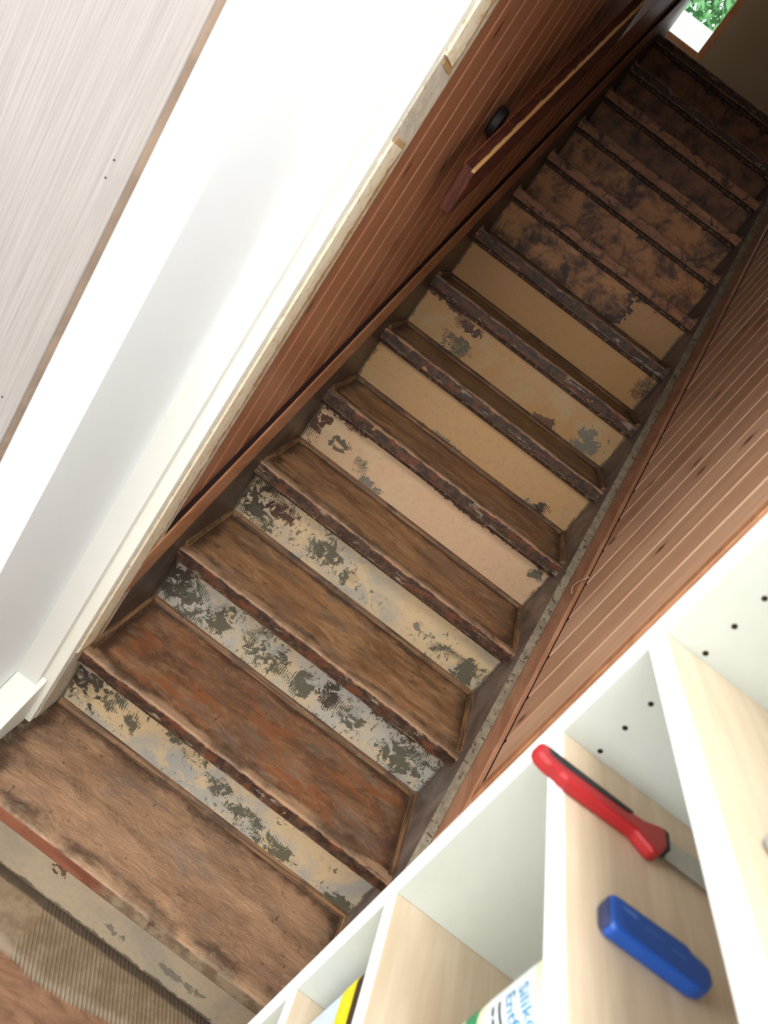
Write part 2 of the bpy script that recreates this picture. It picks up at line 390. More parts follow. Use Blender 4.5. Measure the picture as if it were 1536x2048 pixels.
def prism_me(pts, axis, a, b, bev=0, seg=1, smooth=False):
    """extrude a 2D outline along an axis; 2D = the two other axes in xyz order"""
    bm = bmesh.new()
    def P(u, w, s):
        if axis == 0: return (s, u, w)
        if axis == 1: return (u, s, w)
        return (u, w, s)
    A = [bm.verts.new(P(u, w, a)) for u, w in pts]; B = [bm.verts.new(P(u, w, b)) for u, w in pts]
    n = len(pts)
    bm.faces.new(A); bm.faces.new(B[::-1])
    for i in range(n): bm.faces.new((A[i], A[(i + 1) % n], B[(i + 1) % n], B[i]))
    bmesh.ops.recalc_face_normals(bm, faces=bm.faces)
    if bev > 0:
        bmesh.ops.bevel(bm, geom=list(bm.edges), offset=bev, segments=seg, affect='EDGES', profile=.5)
    return bm_mesh(bm, smooth=smooth)
def cyl_me(r, h, n=24, r2=None):
    bm = bmesh.new(); bmesh.ops.create_cone(bm, cap_ends=True, segments=n, radius1=r, radius2=r if r2 is None else r2, depth=h)
    for v in bm.verts: v.co.z += h / 2
    me = bm_mesh(bm)
    for p_ in me.polygons: p_.use_smooth = len(p_.vertices) == 4
    return me
def tube_me(pts, r, n=8):
    bm = bmesh.new(); rings = []
    pts = [Vector(p_) for p_ in pts]
    for i, p_ in enumerate(pts):
        d = (pts[min(i + 1, len(pts) - 1)] - pts[max(i - 1, 0)]).normalized()
        a = d.orthogonal().normalized(); b_ = d.cross(a)
        if rings: # keep frames aligned
            a = (pa - d * pa.dot(d)).normalized(); b_ = d.cross(a)
        pa = a
        rr = r[i] if isinstance(r, (list, tuple)) else r
        rings.append([bm.verts.new(p_ + a * rr * math.cos(2 * math.pi * k / n) + b_ * rr * math.sin(2 * math.pi * k / n)) for k in range(n)])
    for i in range(len(rings) - 1):
        for k in range(n): bm.faces.new((rings[i][k], rings[i][(k + 1) % n], rings[i + 1][(k + 1) % n], rings[i + 1][k]))
    bm.faces.new(rings[0][::-1]); bm.faces.new(rings[-1])
    return bm_mesh(bm, smooth=True)
def text_me(s, size, bold=False):
    cu = bpy.data.curves.new('txt', 'FONT'); cu.body = s; cu.size = size; cu.extrude = 0.0
    if bold: cu.offset = size * .018
    ob = bpy.data.objects.new('txt', cu); COL.objects.link(ob)
    bpy.context.view_layer.update()
    dg = bpy.context.evaluated_depsgraph_get()
    me = bpy.data.meshes.new_from_object(ob.evaluated_get(dg))
    bpy.data.objects.remove(ob); bpy.data.curves.remove(cu)
    me.materials.clear()
    return me

# ------------------------------------------------------------------ stair data
def NY(k): return Y1 + GO * (k - 1)
def NZ(k): return RISE * k
SL = RISE / GO
def nose_z(y): return RISE + (y - Y1) * SL
TOPK = 14
YL = NY(TOPK)                 # landing nosing
ZL = NZ(TOPK) + .02
YE = 5.20                     # wall at the end of the landing
ZC = 4.75                     # ceiling upstairs

# ------------------------------------------------------------------ room shell
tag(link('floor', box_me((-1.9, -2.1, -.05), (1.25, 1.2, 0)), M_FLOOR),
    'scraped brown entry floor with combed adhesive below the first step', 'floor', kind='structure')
tag(link('floor_landing', box_me((-.9, YL + .32, ZL - .2), (1.25, YE + .02, ZL)), M_TREAD),
    'dark landing floor at the top of the stairs', 'floor', kind='structure')
_bm = bmesh.new()
for a_, b_ in (((-1.95, -2.15), (.08, .905)), ((.68, -2.15), (1.3, .905)), ((.08, -2.15), (.68, .01)), ((.08, .71), (.68, .905))):
    add_box(_bm, a_ + (2.45,), b_ + (2.50,))
tag(link('ceiling', bm_mesh(_bm), M_PLASTER), 'white ceiling of the entry room with a skylight opening', 'ceiling', kind='structure')
tag(link('ceiling_stairwell', box_me((-.95, .95, ZC), (1.3, YE + .1, ZC + .05)), M_PLASTER), 'ceiling above the stairwell', 'ceiling', kind='structure')
def wall_with_hole(name, axis, pos, thick, a0, a1, z0, z1, h, mat, label):
    """axis-aligned wall with a rectangular opening h=(a,b,zlo,zhi)"""
    bm = bmesh.new()
    for (p0, p1, q0, q1) in ((a0, h[0], z0, z1), (h[1], a1, z0, z1), (h[0], h[1], z0, h[2]), (h[0], h[1], h[3], z1)):
        if p1 - p0 < 1e-4 or q1 - q0 < 1e-4: continue
        if axis == 0: add_box(bm, (pos, p0, q0), (pos + thick, p1, q1))
        else: add_box(bm, (p0, pos, q0), (p1, pos + thick, q1))
    return tag(link(name, bm_mesh(bm), mat), label, 'wall', kind='structure')
wall_with_hole('wall_back', 1, -2.15, .08, -1.9, 1.25, 0, 2.45, (-1.0, .5, .95, 2.3), M_PLASTER, 'plain white room wall behind the viewer with a window opening')
wall_with_hole('wall_room_left', 0, -1.95, .05, -2.1, .9, 0, 2.45, (-1.15, .05, .95, 2.3), M_PLASTER, 'plain white room wall on the left with a window opening')
tag(link('wall_room_right', box_me((.9, -2.1, 0), (.98, .88, 2.45)), M_PLASTER), 'white room wall behind the shelf unit', 'wall', kind='structure')
wall_with_hole('wall_entry', 1, .905, .25, -1.9, 1.25, 0, 4.75, (-.09, .87, 0, 2.12), M_PLASTER, 'thick white wall around the stair doorway')
wall_with_hole('wall_end', 1, YE, .16, -.9, 1.25, ZL - .3, ZC, (-.30, .206, ZL + .275, ZL + 1.45), M_BEIGE, 'plain beige plaster wall beside the landing window')
tag(link('wall_landing_left', box_me((-.95, 4.73, ZL - .3), (-.9, YE + .1, ZC)), M_PLASTER), 'plaster wall of the landing left of the window', 'wall', kind='structure')

tag(link('wall_landing_front', box_me((-.95, 4.66, ZL - .3), (-.112, 4.73, ZC)), M_PLASTER), 'plaster wall of the landing behind the left stairwell wall', 'wall', kind='structure')
# windows
def window(name, lo, hi, axis, mat, label, fw=.045, th=.05):
    root = tag(empty(name, ((lo[0] + hi[0]) / 2, (lo[1] + hi[1]) / 2, lo[2])), label, 'window', kind='structure')
    c = root.location
    def L(a, b): return box_me(tuple(a[i] - c[i] for i in range(3)), tuple(b[i] - c[i] for i in range(3)), .003, 1)
    if axis == 1:
        y0, y1 = lo[1], lo[1] + th
        for a, b in (((lo[0], y0, lo[2]), (hi[0], y1, lo[2] + fw)), ((lo[0], y0, hi[2] - fw), (hi[0], y1, hi[2])),
                     ((lo[0], y0, lo[2] + fw), (lo[0] + fw, y1, hi[2] - fw)), ((hi[0] - fw, y0, lo[2] + fw), (hi[0], y1, hi[2] - fw))):
            link('window_frame', L(a, b), mat, root)
        gm = L((lo[0] + fw, y0 + th * .4, lo[2] + fw), (hi[0] - fw, y0 + th * .4 + .004, hi[2] - fw))
    else:
        x0, x1 = lo[0], lo[0] + th
        for a, b in (((x0, lo[1], lo[2]), (x1, hi[1], lo[2] + fw)), ((x0, lo[1], hi[2] - fw), (x1, hi[1], hi[2])),
                     ((x0, lo[1], lo[2] + fw), (x1, lo[1] + fw, hi[2] - fw)), ((x0, hi[1] - fw, lo[2] + fw), (x1, hi[1], hi[2] - fw))):
            link('window_frame', L(a, b), mat, root)
        gm = L((x0 + th * .4, lo[1] + fw, lo[2] + fw), (x0 + th * .4 + .004, hi[1] - fw, hi[2] - fw))
    g = link('pane', gm, M_GLASS, root)
    return root
tg = NT('window_glass', 0.0, .5); tg.b.inputs['Transmission Weight'].default_value = 1.0; tg.b.inputs['IOR'].default_value = 1.02
M_GLASS = tg.out(rgb(250, 255, 253))
window('window_1', (-.30, YE + .05, ZL + .275), (.206, 0, ZL + 1.45), 1, M_EDGEWOOD, 'small landing window with orange pine frame and trees outside', .042)
sky = tag(empty('window_4', (.38, .36, 2.5)), 'square skylight in the ceiling of the entry room', 'window', kind='structure')
for a_, b_ in (((-.30, -.35), (.30, -.31)), ((-.30, .31), (.30, .35)), ((-.30, -.31), (-.26, .31)), ((.26, -.31), (.30, .31))):
    link('window_frame', box_me(a_ + (-.04,), b_ + (.04,)), M_WHITE, sky)
link('pane', box_me((-.26, -.31, .01), (.26, .31, .014)), M_GLASS, sky)
window('window_2', (-1.0, -2.13, .95), (.5, 0, 2.3), 1, M_WHITE, 'white framed room window behind the viewer')
window('window_3', (-1.94, -1.15, .95), (0, .05, 2.3), 0, M_WHITE, 'white framed room window on the left')

# ------------------------------------------------------------------ stairwell side walls with separate boards
def board_me(pitch, z0, z1, face, t=.014, bv=.0058):
    w = pitch - .0008
    prof = [(0, 0), (0, w), (t - bv, w), (t, w - bv * .9), (t, bv * .9), (t - bv, 0)]
    if face < 0: prof = [(-a, b) for a, b in prof]
    return prism_me(prof, 2, z0, z1)
PITCH = .0945
def boards(root, x, face, ys, ye, mat):
    y = ys; i = 0
    while y < ye - .01:
        p_ = min(PITCH * rnd.uniform(.985, 1.015), ye - y)
        z0 = max(0.02, min(nose_z(y), ZL) - .06)
        link('board', board_me(p_, 0, ZC - .03 - z0, face), mat, root, (x, y, z0))
        y += p_; i += 1
wl = tag(link('wall_left', box_me((-.112, 1.16, 0), (-.026, 4.72, ZC)), M_PLASTER), 'stairwell wall on the left clad in vertical pine boards coloured redder and darker for shade', 'wall', kind='structure')
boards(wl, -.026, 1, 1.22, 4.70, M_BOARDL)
wr = tag(link('wall_right', box_me((W + .045, 1.16, 0), (W + .13, YE, ZC)), M_PLASTER), 'stairwell wall on the right clad in vertical pine boards with knots', 'wall', kind='structure')
boards(wr, W + .045, -1, 1.345, YE, M_BOARD)

# skirting boards over the strings, and the pine corner strip by the shelf
def sloped(name, x0, x1, lo, hi, ya, yb, mat, parent=None, bev=.003, loc=None):
    pts = [(ya, nose_z(ya) + lo), (yb, nose_z(yb) + lo), (yb, nose_z(yb) + hi), (ya, nose_z(ya) + hi)]
    return link(name, prism_me(pts, 0, x0, x1, bev, 1), mat, parent)
tag(sloped('baseboard_left', -.011, .003, .125, .252, 1.262, YL + .05, M_SKIRTL), 'sloping reddish wood skirting above the left string', 'skirting', kind='structure')
tag(sloped('baseboard_right', W + .0205, W + .042, .055, .170, 1.30, YL + .05, M_SKIRT), 'sloping reddish wood skirting above the right string', 'skirting', kind='structure')
tag(sloped('trim_9', -.0115, -.001, .252, .2538, 1.31, YL + .05, M_DARK, bev=0), 'thin dark gap along the top of the left skirting', 'gap', kind='structure')
tag(sloped('trim_8', W + .030, W + .0445, .170, .177, 1.35, YL + .05, M_DARK, bev=0), 'thin dark gap along the top of the right skirting', 'gap', kind='structure')
tag(link('trim_1', box_me((W + .024, 1.322, .30), (W + .046, 1.345, 2.6), .003, 1), M_SKIRTL), 'narrow orange pine corner strip beside the white shelf panel', 'trim', kind='structure')

# ------------------------------------------------------------------ staircase
stair = tag(empty('staircase', (0, Y1, 0)), 'steep old wooden staircase with worn treads and scraped peeling paint', 'staircase')
def spart(name, me, mats, loc, parent=None):
    base = Vector((0, Y1, 0))
    if parent is None: return link(name, me, mats, stair, Vector(loc) - base)
    return link(name, me, mats, parent, loc)
def tread_me(x0, x1, depth):
    bm = bmesh.new(); add_box(bm, (x0, 0, -TT), (x1, depth, 0))
    es = [e for e in bm.edges if all(abs(v.co.y) < 1e-6 for v in e.verts) and abs(e.verts[0].co.x - e.verts[1].co.x) > .1]
    bmesh.ops.bevel(bm, geom=es, offset=.006, segments=3, affect='EDGES', profile=.5)
    me = bm_mesh(bm)
    for p_ in me.polygons:
        if p_.normal.y < -.75: p_.material_index = 1
    return me
TM = tread_me(0, W, .30); TM.materials.append(M_TREAD); TM.materials.append(M_NOSE)
TM2 = tread_me(0, W, .30); TM2.materials.append(M_TREAD); TM2.materials.append(M_NOSEB)
TM1 = tread_me(-.02, W, .30); TM1.materials.append(M_TREAD_A); TM1.materials.append(M_NOSE1)
TM3 = tread_me(0, W, .30); TM3.materials.append(M_TREAD_B); TM3.materials.append(M_NOSE)
q = [(0, 0)] + [(.012 * math.sin(a * math.pi / 10) , .012 * math.cos(a * math.pi / 10)) for a in range(6)]
BB = prism_me([(-a, b) for a, b in q], 0, .004, W - .004, smooth=False); BB.materials.append(M_BEAD)
SBR = prism_me([(-a, b) for a, b in q], 1, .02, .286); SBR.materials.append(M_BEADS)
SBL = prism_me(q, 1, .02, .286); SBL.materials.append(M_BEADS)
UM = box_me((.004, 0, -.014), (W - .004, .016, 0), .004, 2); UM.materials.append(M_MOULD)
for k in range(1, TOPK + 1):
    me = TM1 if k == 1 else TM3 if k == 2 else (TM2 if 9 <= k <= 12 else TM)
    z = NZ(k) if k < TOPK else ZL
    tr = spart('tread', me, None, (0, NY(k), z))
    if k > 1: spart('under_nosing_moulding', UM, None, (0, .021, -TT), tr)
    if k < TOPK:
        spart('back_bead', BB, None, (0, .288, 0), tr)
        spart('side_bead', SBR, None, (W, 0, 0), tr)
        if k > 1: spart('side_bead', SBL, None, (0, 0, 0), tr)

OCH = rgb(188, 138, 82); CRM = rgb(206, 180, 142); PNK = rgb(206, 170, 136)
DW = ((66, 36, 20), (150, 98, 58))
RS = {
 1: dict(base=rgb(174, 156, 132), alt=rgb(150, 142, 128), altamt=.7, patches=[(.3, .6, .03, .15, 'b'), (.5, .3, .04, .1, 's'), (.8, .85, .3, .15, 's'), (.7, .3, .1, .1, 's')]),
 2: dict(fleck=.7, comb=.45, base=CRM, alt=rgb(168, 164, 156), altamt=1.0, patches=[(.05, .55, .07, .45, 'd'), (.13, .6, .05, .3, 'g'), (.2, .5, .03, .3, 'g'), (.35, .75, .1, .2, 'g'), (.62, .35, .10, .22, 'g'), (.72, .22, .10, .2, 'g'), (.5, .5, .06, .2, 'g'), (.42, .9, .2, .1, 's'), (.95, .15, .06, .2, 'g')]),
 3: dict(fleck=1.1, comb=.8, base=rgb(178, 174, 164), alt=CRM, altamt=.8, patches=[(.03, .5, .07, .6, 'd'), (.1, .35, .08, .5, 'g'), (.2, .45, .08, .35, 'g'), (.33, .55, .05, .35, 'g'), (.42, .5, .05, .35, 'g'), (.52, .45, .05, .35, 'g'), (.6, .55, .05, .35, 'd'), (.7, .45, .06, .3, 'g'), (.8, .9, .2, .12, 'm'), (.9, .4, .10, .55, 'g')]),
 4: dict(fleck=.6, base=CRM, alt=rgb(170, 163, 150), altamt=.9, patches=[(.05, .5, .08, .6, 'd'), (.14, .6, .09, .3, 'm'), (.1, .25, .08, .25, 'g'), (.33, .5, .08, .22, 'g'), (.44, .35, .05, .22, 'g'), (.74, .45, .06, .12, 's'), (.84, .4, .06, .15, 'g'), (.93, .3, .06, .35, 'g')]),
 5: dict(base=PNK, alt=CRM, altamt=.7, patches=[(.02, .6, .05, .5, 'm'), (.1, .9, .12, .12, 'm'), (.13, .42, .06, .18, 'g'), (.23, .3, .04, .2, 'g'), (.3, .15, .06, .12, 's'), (.65, .9, .25, .06, 'd'), (.96, .8, .03, .2, 'g')], comb=.9),
 6: dict(base=rgb(194, 152, 104), alt=rgb(186, 154, 114), altamt=.6, patches=[(.42, .05, .12, .10, 's'), (.87, .16, .04, .22, 'd'), (.83, .1, .05, .15, 's')]),
 7: dict(base=rgb(188, 142, 88), alt=rgb(190, 160, 120), altamt=.8, patches=[(.12, .93, .14, .14, 'm'), (.23, .75, .08, .2, 'm'), (.23, .3, .08, .28, 'g'), (.7, .1, .06, .22, 'b'), (.89, .3, .08, .42, 's')], comb=1.0),
 8: dict(base=OCH, alt=rgb(182, 138, 88), altamt=.5, patches=[(.97, .6, .04, .4, 'd'), (.05, .02, .1, .05, 'b')]),
 9: dict(base=rgb(184, 134, 82), alt=rgb(170, 124, 78), altamt=.5, patches=[], wood=(DW[0], (192, 132, 78), [(.08, .5, .18, .9), (.25, .45, .16, .9), (.42, .5, .14, .8), (.6, .42, .15, .7), (.35, .95, .45, .25)])),
}
for k in range(10, 15):
    RS[k] = dict(base=rgb(60, 35, 23), alt=rgb(92, 56, 36), altamt=.6, patches=[],
                 wood=((74, 42, 24), (184, 122, 70) if k < 12 else (134, 86, 52), [(.1, .5, .16, .8), (.3, .45, .2, .7), (.5, .4, .16, .7), (.7, .5, .2, .7), (.9, .45, .14, .7)]))
for k in range(1, TOPK + 1):
    z0 = NZ(k - 1); hh = (NZ(k) if k < TOPK else ZL) - TT - z0
    x0 = -.02 if k == 1 else 0
    me = box_me((x0, 0, 0), (W, .02, hh))
    spart('riser', me, mat_riser(k, **RS[k]), (0, NY(k) + INSET, z0))
def string_me(x0, x1, top, ya, yb):
    pts = [(ya, nose_z(ya) - .33), (yb, nose_z(yb) - .33), (yb, nose_z(yb) + top), (ya, nose_z(ya) + top)]
    pts = [(y - Y1, max(z, .0)) for y, z in pts]
    if pts[0][1] == 0:
        yc = (0.33 - RISE) / SL + 0
        pts = [pts[0], (Y1 + yc - Y1, 0)] + pts[1:] if yc > pts[0][0] + .01 else pts
    return prism_me(pts, 0, x0, x1, .0015, 1)
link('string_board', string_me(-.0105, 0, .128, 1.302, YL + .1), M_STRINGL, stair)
link('string_board', string_me(W, W + .020, .050, .93, YL + .1), M_STRING, stair)
# painted top edge of the right string
pts = [(y - Y1, nose_z(y) + .050 + d) for y, d in ((.93, 0), (YL + .1, 0), (YL + .1, .004), (.93, .004))]
link('string_top_edge', prism_me(pts, 0, W - .001, W + .021), M_STOP, stair)

# ------------------------------------------------------------------ door surround on the left
cas = tag(empty('trim_2', (-.04, 1.18, RISE)), 'white painted door casing post with chipped edge left of the stairs', 'casing', kind='structure')
cb = Vector((-.04, 1.18, RISE))
def cpart(name, me, mat): 
    o = link(name, me, mat, cas); o.location = -cb; return o
cpart('casing_face', box_me((-.074, 1.18, RISE - .005), (-.002, 1.20, 2.12), .0025, 2), M_CREAM)
cpart('reveal', box_me((-.020, 1.1985, RISE), (.000, 1.300, 2.12)), M_REVEAL)
def ragged_me(z0, z1, x0, x1, y0, y1, amp, step=.006, seed=1):
    """strip standing on x0 with an irregular broken far edge in y"""
    r = random.Random(seed); bm = bmesh.new(); n = max(4, int((z1 - z0) / step)); A = []
    off = 0
    for i in range(n + 1):
        z = z0 + (z1 - z0) * i / n
        off = off * .75 + r.uniform(-1, 1) * amp * .6
        ye = y1 + off
        A.append([bm.verts.new(c_) for c_ in ((x0, y0, z), (x1, y0 + .002, z), (x1 + .0005, (y0 + ye) / 2, z), (x1 - .001, ye, z), (x0, ye + .001, z))])
    for i in range(n):
        for j in range(5): bm.faces.new((A[i][j], A[i][(j + 1) % 5], A[i + 1][(j + 1) % 5], A[i + 1][j]))
    bm.faces.new(A[0][::-1]); bm.faces.new(A[-1])
    return bm_mesh(bm)
cpart('plaster_edge', ragged_me(.40, 1.545, 0, .0035, 1.199, 1.262, .007, seed=3), M_RAGGED)
cpart('plaster_edge', ragged_me(1.68, 2.12, 0, .0035, 1.199, 1.260, .007, seed=5), M_RAGGED)
cpart('broken_board_edge', ragged_me(.385, 1.555, -.001, .0012, 1.215, 1.285, .006, seed=8), M_CHIP)
cpart('broken_board_edge', ragged_me(1.67, 2.12, -.001, .0012, 1.215, 1.285, .006, seed=9), M_CHIP)
jb = [(-.074 + .013 * math.sin(a), 1.18 - .016 * math.cos(a) ) for a in [i * math.pi / 12 for i in range(7)]]
cpart('corner_bead', prism_me([(-.074, 1.18)] + jb, 2, RISE + .13, 2.12), M_WHITE)
jam = tag(link('trim_3', box_me((-.10, .885, .0), (-.074, 1.18, 2.12), .002, 1), M_WHITE), 'smooth white door jamb lining left of the stairs', 'jamb', kind='structure')
arch = tag(link('trim_4', box_me((-.19, .88, 0), (-.0735, .906, 2.2), .0015, 1), M_WHITE), 'flat white architrave beside the whitewashed panel', 'architrave', kind='structure')
# sloping white plinth at the foot of the jamb
ps = [(.90, RISE - .12), (1.179, RISE - .005), (1.179, RISE + .128), (.90, RISE - .06)]
pl = tag(link('trim_5', prism_me(ps, 0, -.0735, -.014, .003, 2), M_CREAM), 'sloping white painted plinth board at the foot of the door jamb', 'plinth', kind='structure')
hd = tag(link('trim_6', box_me((-.10, .885, 2.12), (.90, 1.2, 2.15)), M_WHITE), 'white head lining of the stair doorway', 'jamb', kind='structure')
rj = tag(link('trim_7', box_me((W + .046, .885, 0), (W + .075, 1.345, 2.12)), M_WHITE), 'white door jamb lining right of the stairs', 'jamb', kind='structure')

# whitewashed panel standing in front of the architrave
pan = tag(empty('pine_panelling', (-.55, .87, 0)), 'whitewashed pine partition board with fine vertical grain', 'panelling')
link('panel_face', box_me((-.45, -.012, .02), (.402, -.008, 2.3)), M_WASH, pan)
link('panel_core', box_me((-.45, -.008, .02), (.4025, .010, 2.3)), M_PEDGE, pan)
for (x, z) in ((-.1728, 1.319), (-.1726, 1.342), (-.1725, .994)):
    me = cyl_me(.0012, .0008, 10); me.materials.append(M_DARK)
    o = link('nail_hole', me, None, pan, (x + .55, -.012, z)); o.rotation_euler = (math.pi / 2, 0, 0)

# ------------------------------------------------------------------ handrail
hr = tag(empty('handrail', (.045, 1.63, 1.6)), 'dark varnished wooden handrail with worn bare edge on the left wall', 'handrail')
def mat_rail():
    t = NT('dark_rail_varnish', .55, .25); o = t.obj(); s_ = t.sep(o)
    n = t.noise(t.vm('MULTIPLY', o, (6, 1, 1)), 22, 6, .65, .4); n2 = t.noise(o, 70, 5)
    c = t.mix(t.step(n, .4, .65), rgb(66, 32, 24), rgb(96, 50, 36))
    # height above the sloping top plane -> worn upper right arris
    x = s_[0]; top = t.ma('SUBTRACT', s_[2], t.ma('MULTIPLY', s_[1], .808))
    d = t.ma('MAXIMUM', t.ma('SUBTRACT', .015, x), t.ma('SUBTRACT', 0.0, top))
    dn = t.ma('ADD', d, t.ma('MULTIPLY', t.ma('SUBTRACT', n, .5), .012))
    c = t.mix(t.ma('SUBTRACT', 1.0, t.step(dn, .005, .0085)), c, rgb(208, 158, 102))
    d2 = t.ma('MAXIMUM', t.ma('ADD', .015, x), t.ma('SUBTRACT', 0.0, top))
    c = t.mix(t.ma('MULTIPLY', t.ma('SUBTRACT', 1.0, t.step(t.ma('ADD', d2, t.ma('MULTIPLY', t.ma('SUBTRACT', n2, .5), .006)), .002, .004)), .8), c, rgb(176, 116, 76))
    # window glare painted into the colour further up the inner side
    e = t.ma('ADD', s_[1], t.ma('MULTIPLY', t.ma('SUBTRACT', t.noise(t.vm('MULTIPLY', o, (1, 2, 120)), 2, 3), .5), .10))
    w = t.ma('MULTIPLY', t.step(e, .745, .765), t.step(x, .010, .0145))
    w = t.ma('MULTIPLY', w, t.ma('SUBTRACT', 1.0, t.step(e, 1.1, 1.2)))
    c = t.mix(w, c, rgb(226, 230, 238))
    t.bump(n, .3, .002); return t.out(c)
ym = 3.95 - 1.63
rp = [(0, 0), (ym, ym * .808), (ym, ym * .808 - .098), (.030, .030 * .808 - .122), (.020, -.100)]
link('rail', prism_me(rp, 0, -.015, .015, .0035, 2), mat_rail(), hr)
M_IRON = plain('black_iron', rgb(34, 30, 32), .45, .5)
for yb in (.235, 1.25, 2.1):
    zt = yb * .808 - .10
    br = link('bracket', tube_me([(-.055, yb, zt + .010), (-.030, yb, zt - .020), (-.006, yb, zt - .025), (0, yb, zt + .004)], .006), M_IRON, hr)
    rose = prism_me([(yb - .022 + .022 * (1 + math.cos(a)), zt + .028 + .036 * math.sin(a)) for a in [i * math.pi / 8 for i in range(16)]], 0, -.056, -.034, .004, 2)
    link('rosette', rose, M_IRON, br)

# ------------------------------------------------------------------ shelf unit on the right
SX = .570; SD = .30; PY0, PY1 = .586, .610; SY0 = -.26
su = tag(empty('shelf_unit', (SX + SD / 2, (SY0 + PY1) / 2, 0)), 'white open shelf unit with birch shelf tops beside the stairs', 'shelf')
sb = su.location.copy()
def shp(name, lo, hi, mat, parent=None, bev=.0008):
    b = sb if parent is None else Vector((0, 0, 0))
    me = box_me(tuple(lo[i] - sb[i] for i in range(3)), tuple(hi[i] - sb[i] for i in range(3)), bev, 1)
    return link(name, me, mat, parent or su)
STOP = 1.93
# side panel near the stairs with a row of drilled pin holes
HX = .6069; HZ = [1.5316 - .0933 - .032 * i for i in range(-4, 7)]
panel = shp('side_panel', (SX + .0012, PY0, 0), (SX + SD, PY1, STOP), M_MEL)
cut = bmesh.new()
for hz in HZ:
    r_ = bmesh.ops.create_cone(cut, cap_ends=True, segments=20, radius1=.0026, radius2=.0026, depth=.02)
    for v in r_['verts']:
        v.co = Vector((HX, PY0 + v.co.z, hz)) + Vector((v.co.x, 0, v.co.y)) - sb
cme = bm_mesh(cut); cob = bpy.data.objects.new('cutter', cme); COL.objects.link(cob)
cob.parent = su
bpy.context.view_layer.update()
md = panel.modifiers.new('holes', 'BOOLEAN'); md.operation = 'DIFFERENCE'; md.object = cob; md.solver = 'EXACT'
bpy.context.view_layer.update()
dg = bpy.context.evaluated_depsgraph_get()
nm = bpy.data.meshes.new_from_object(panel.evaluated_get(dg))
panel.modifiers.clear(); panel.data = nm
bpy.data.objects.remove(cob)
for hz in HZ:
    me = cyl_me(.0025, .0012, 14); me.materials.append(M_DARK)
    o = link('pin_hole', me, None, panel, (HX - sb[0], PY0 + .0012 - sb[1], hz - sb[2])); o.rotation_euler = (math.pi / 2, 0, 0)
shp('edge_band', (SX, PY0, 0), (SX + .0012, PY1, STOP), M_BAND, panel, 0)
p2 = shp('side_panel', (SX + .0012, SY0, 0), (SX + SD, SY0 + .022, STOP), M_MEL)
shp('edge_band', (SX, SY0, 0), (SX + .0012, SY0 + .022, STOP), M_BAND, p2, 0)
shp('back_panel', (SX + SD, SY0, 0), (SX + SD + .006, PY1, STOP), M_MEL)
for zt in (1.93, 1.6566, 1.3676, 1.2396, .9836, .7916, .52, .26, .07):
    s_ = shp('shelf', (SX + .0016, SY0 + .022, zt - .018), (SX + SD, PY0, zt), M_BIRCH)
    shp('edge_band', (SX, SY0 + .022, zt - .018), (SX + .0016, PY0, zt), M_BAND, s_, 0)

# ------------------------------------------------------------------ things on the shelves
ZS1, ZS2, ZS3, ZS4 = 1.3676, 1.2396, .9836, .7916
def slab(name, pts, z0, z1, mat, parent, base, bev=.002, seg=2):
    q_ = .9530 if z0 < 1.30 else .9270
    pts = [(.328 + (x - .328) * q_, y * q_) for x, y in pts]; base = Vector((.328 + (base[0] - .328) * q_, base[1] * q_, base[2]))
    return link(name, prism_me([(x - base[0], y - base[1]) for x, y in pts], 2, z0 - base[2], z1 - base[2], bev, seg, smooth=False), mat, parent)
def spot(b):
    q_ = .9530 if b[2] < 1.30 else .9270
    return Vector((.328 + (b[0] - .328) * q_, b[1] * q_, b[2]))
M_RED = plain('red_grip', rgb(158, 30, 34), .42, .45, 0, .02); M_BLK = plain('black_rubber', rgb(36, 34, 36), .6, .3)
M_STEEL = plain('dull_steel', rgb(178, 176, 168), .4, .5, .5); M_TAN = plain('brown_blade_sheath', rgb(178, 150, 104), .5)
B = Vector((.62, .54, ZS2))
sc = tag(empty('paint_scraper', spot(B)), 'red and black handled paint scraper lying on the birch shelf', 'scraper')
slab('handle', [(.5518, .5508), (.5478, .5460), (.5472, .5387), (.5490, .5330), (.5581, .5285), (.5718, .5281), (.5759, .5259), (.647, .5280), (.6632, .5177), (.6698, .5193), (.6805, .5358), (.6831, .5567), (.6777, .5597), (.6578, .5499), (.6476, .5487), (.6194, .5495), (.5777, .5490), (.5576, .5528)], ZS2 + .0005, ZS2 + .013, M_RED, sc, B, .003, 2)
hi_ = sc.children[0]
slab('grip_inlay', [(.5565, .5490), (.5601, .5401), (.5752, .5381), (.6404, .5412), (.6470, .5480), (.6132, .5480), (.5835, .5480)], ZS2 + .008, ZS2 + .0142, M_BLK, hi_, Vector((.62, .54, ZS2)), .0012, 1)
slab('collar', [(.6805, .5345), (.684, .5360), (.6862, .5575), (.6790, .5595)], ZS2 + .001, ZS2 + .0125, M_BLK, sc, B, .001, 1)
slab('blade', [(.684, .5330), (.684, .5590), (.735, .5655), (.738, .5330)], ZS2 + .0045, ZS2 + .006, M_STEEL, sc, B, .0002, 1)
slab('blade_sheath', [(.735, .530), (.735, .568), (.760, .570), (.762, .530)], ZS2 + .001, ZS2 + .0095, M_TAN, sc, B, .001, 1)
M_BLUE = plain('blue_plastic', rgb(26, 74, 156), .4, .45, 0, .02); M_NAVY = plain('dark_blue_end', rgb(40, 48, 84), .5); M_PALE = plain('pale_print', rgb(70, 116, 186), .5)
B = Vector((.655, .423, ZS2))
kn = tag(empty('snap_knife', spot(B)), 'blue plastic utility knife lying in front of the red scraper', 'knife')
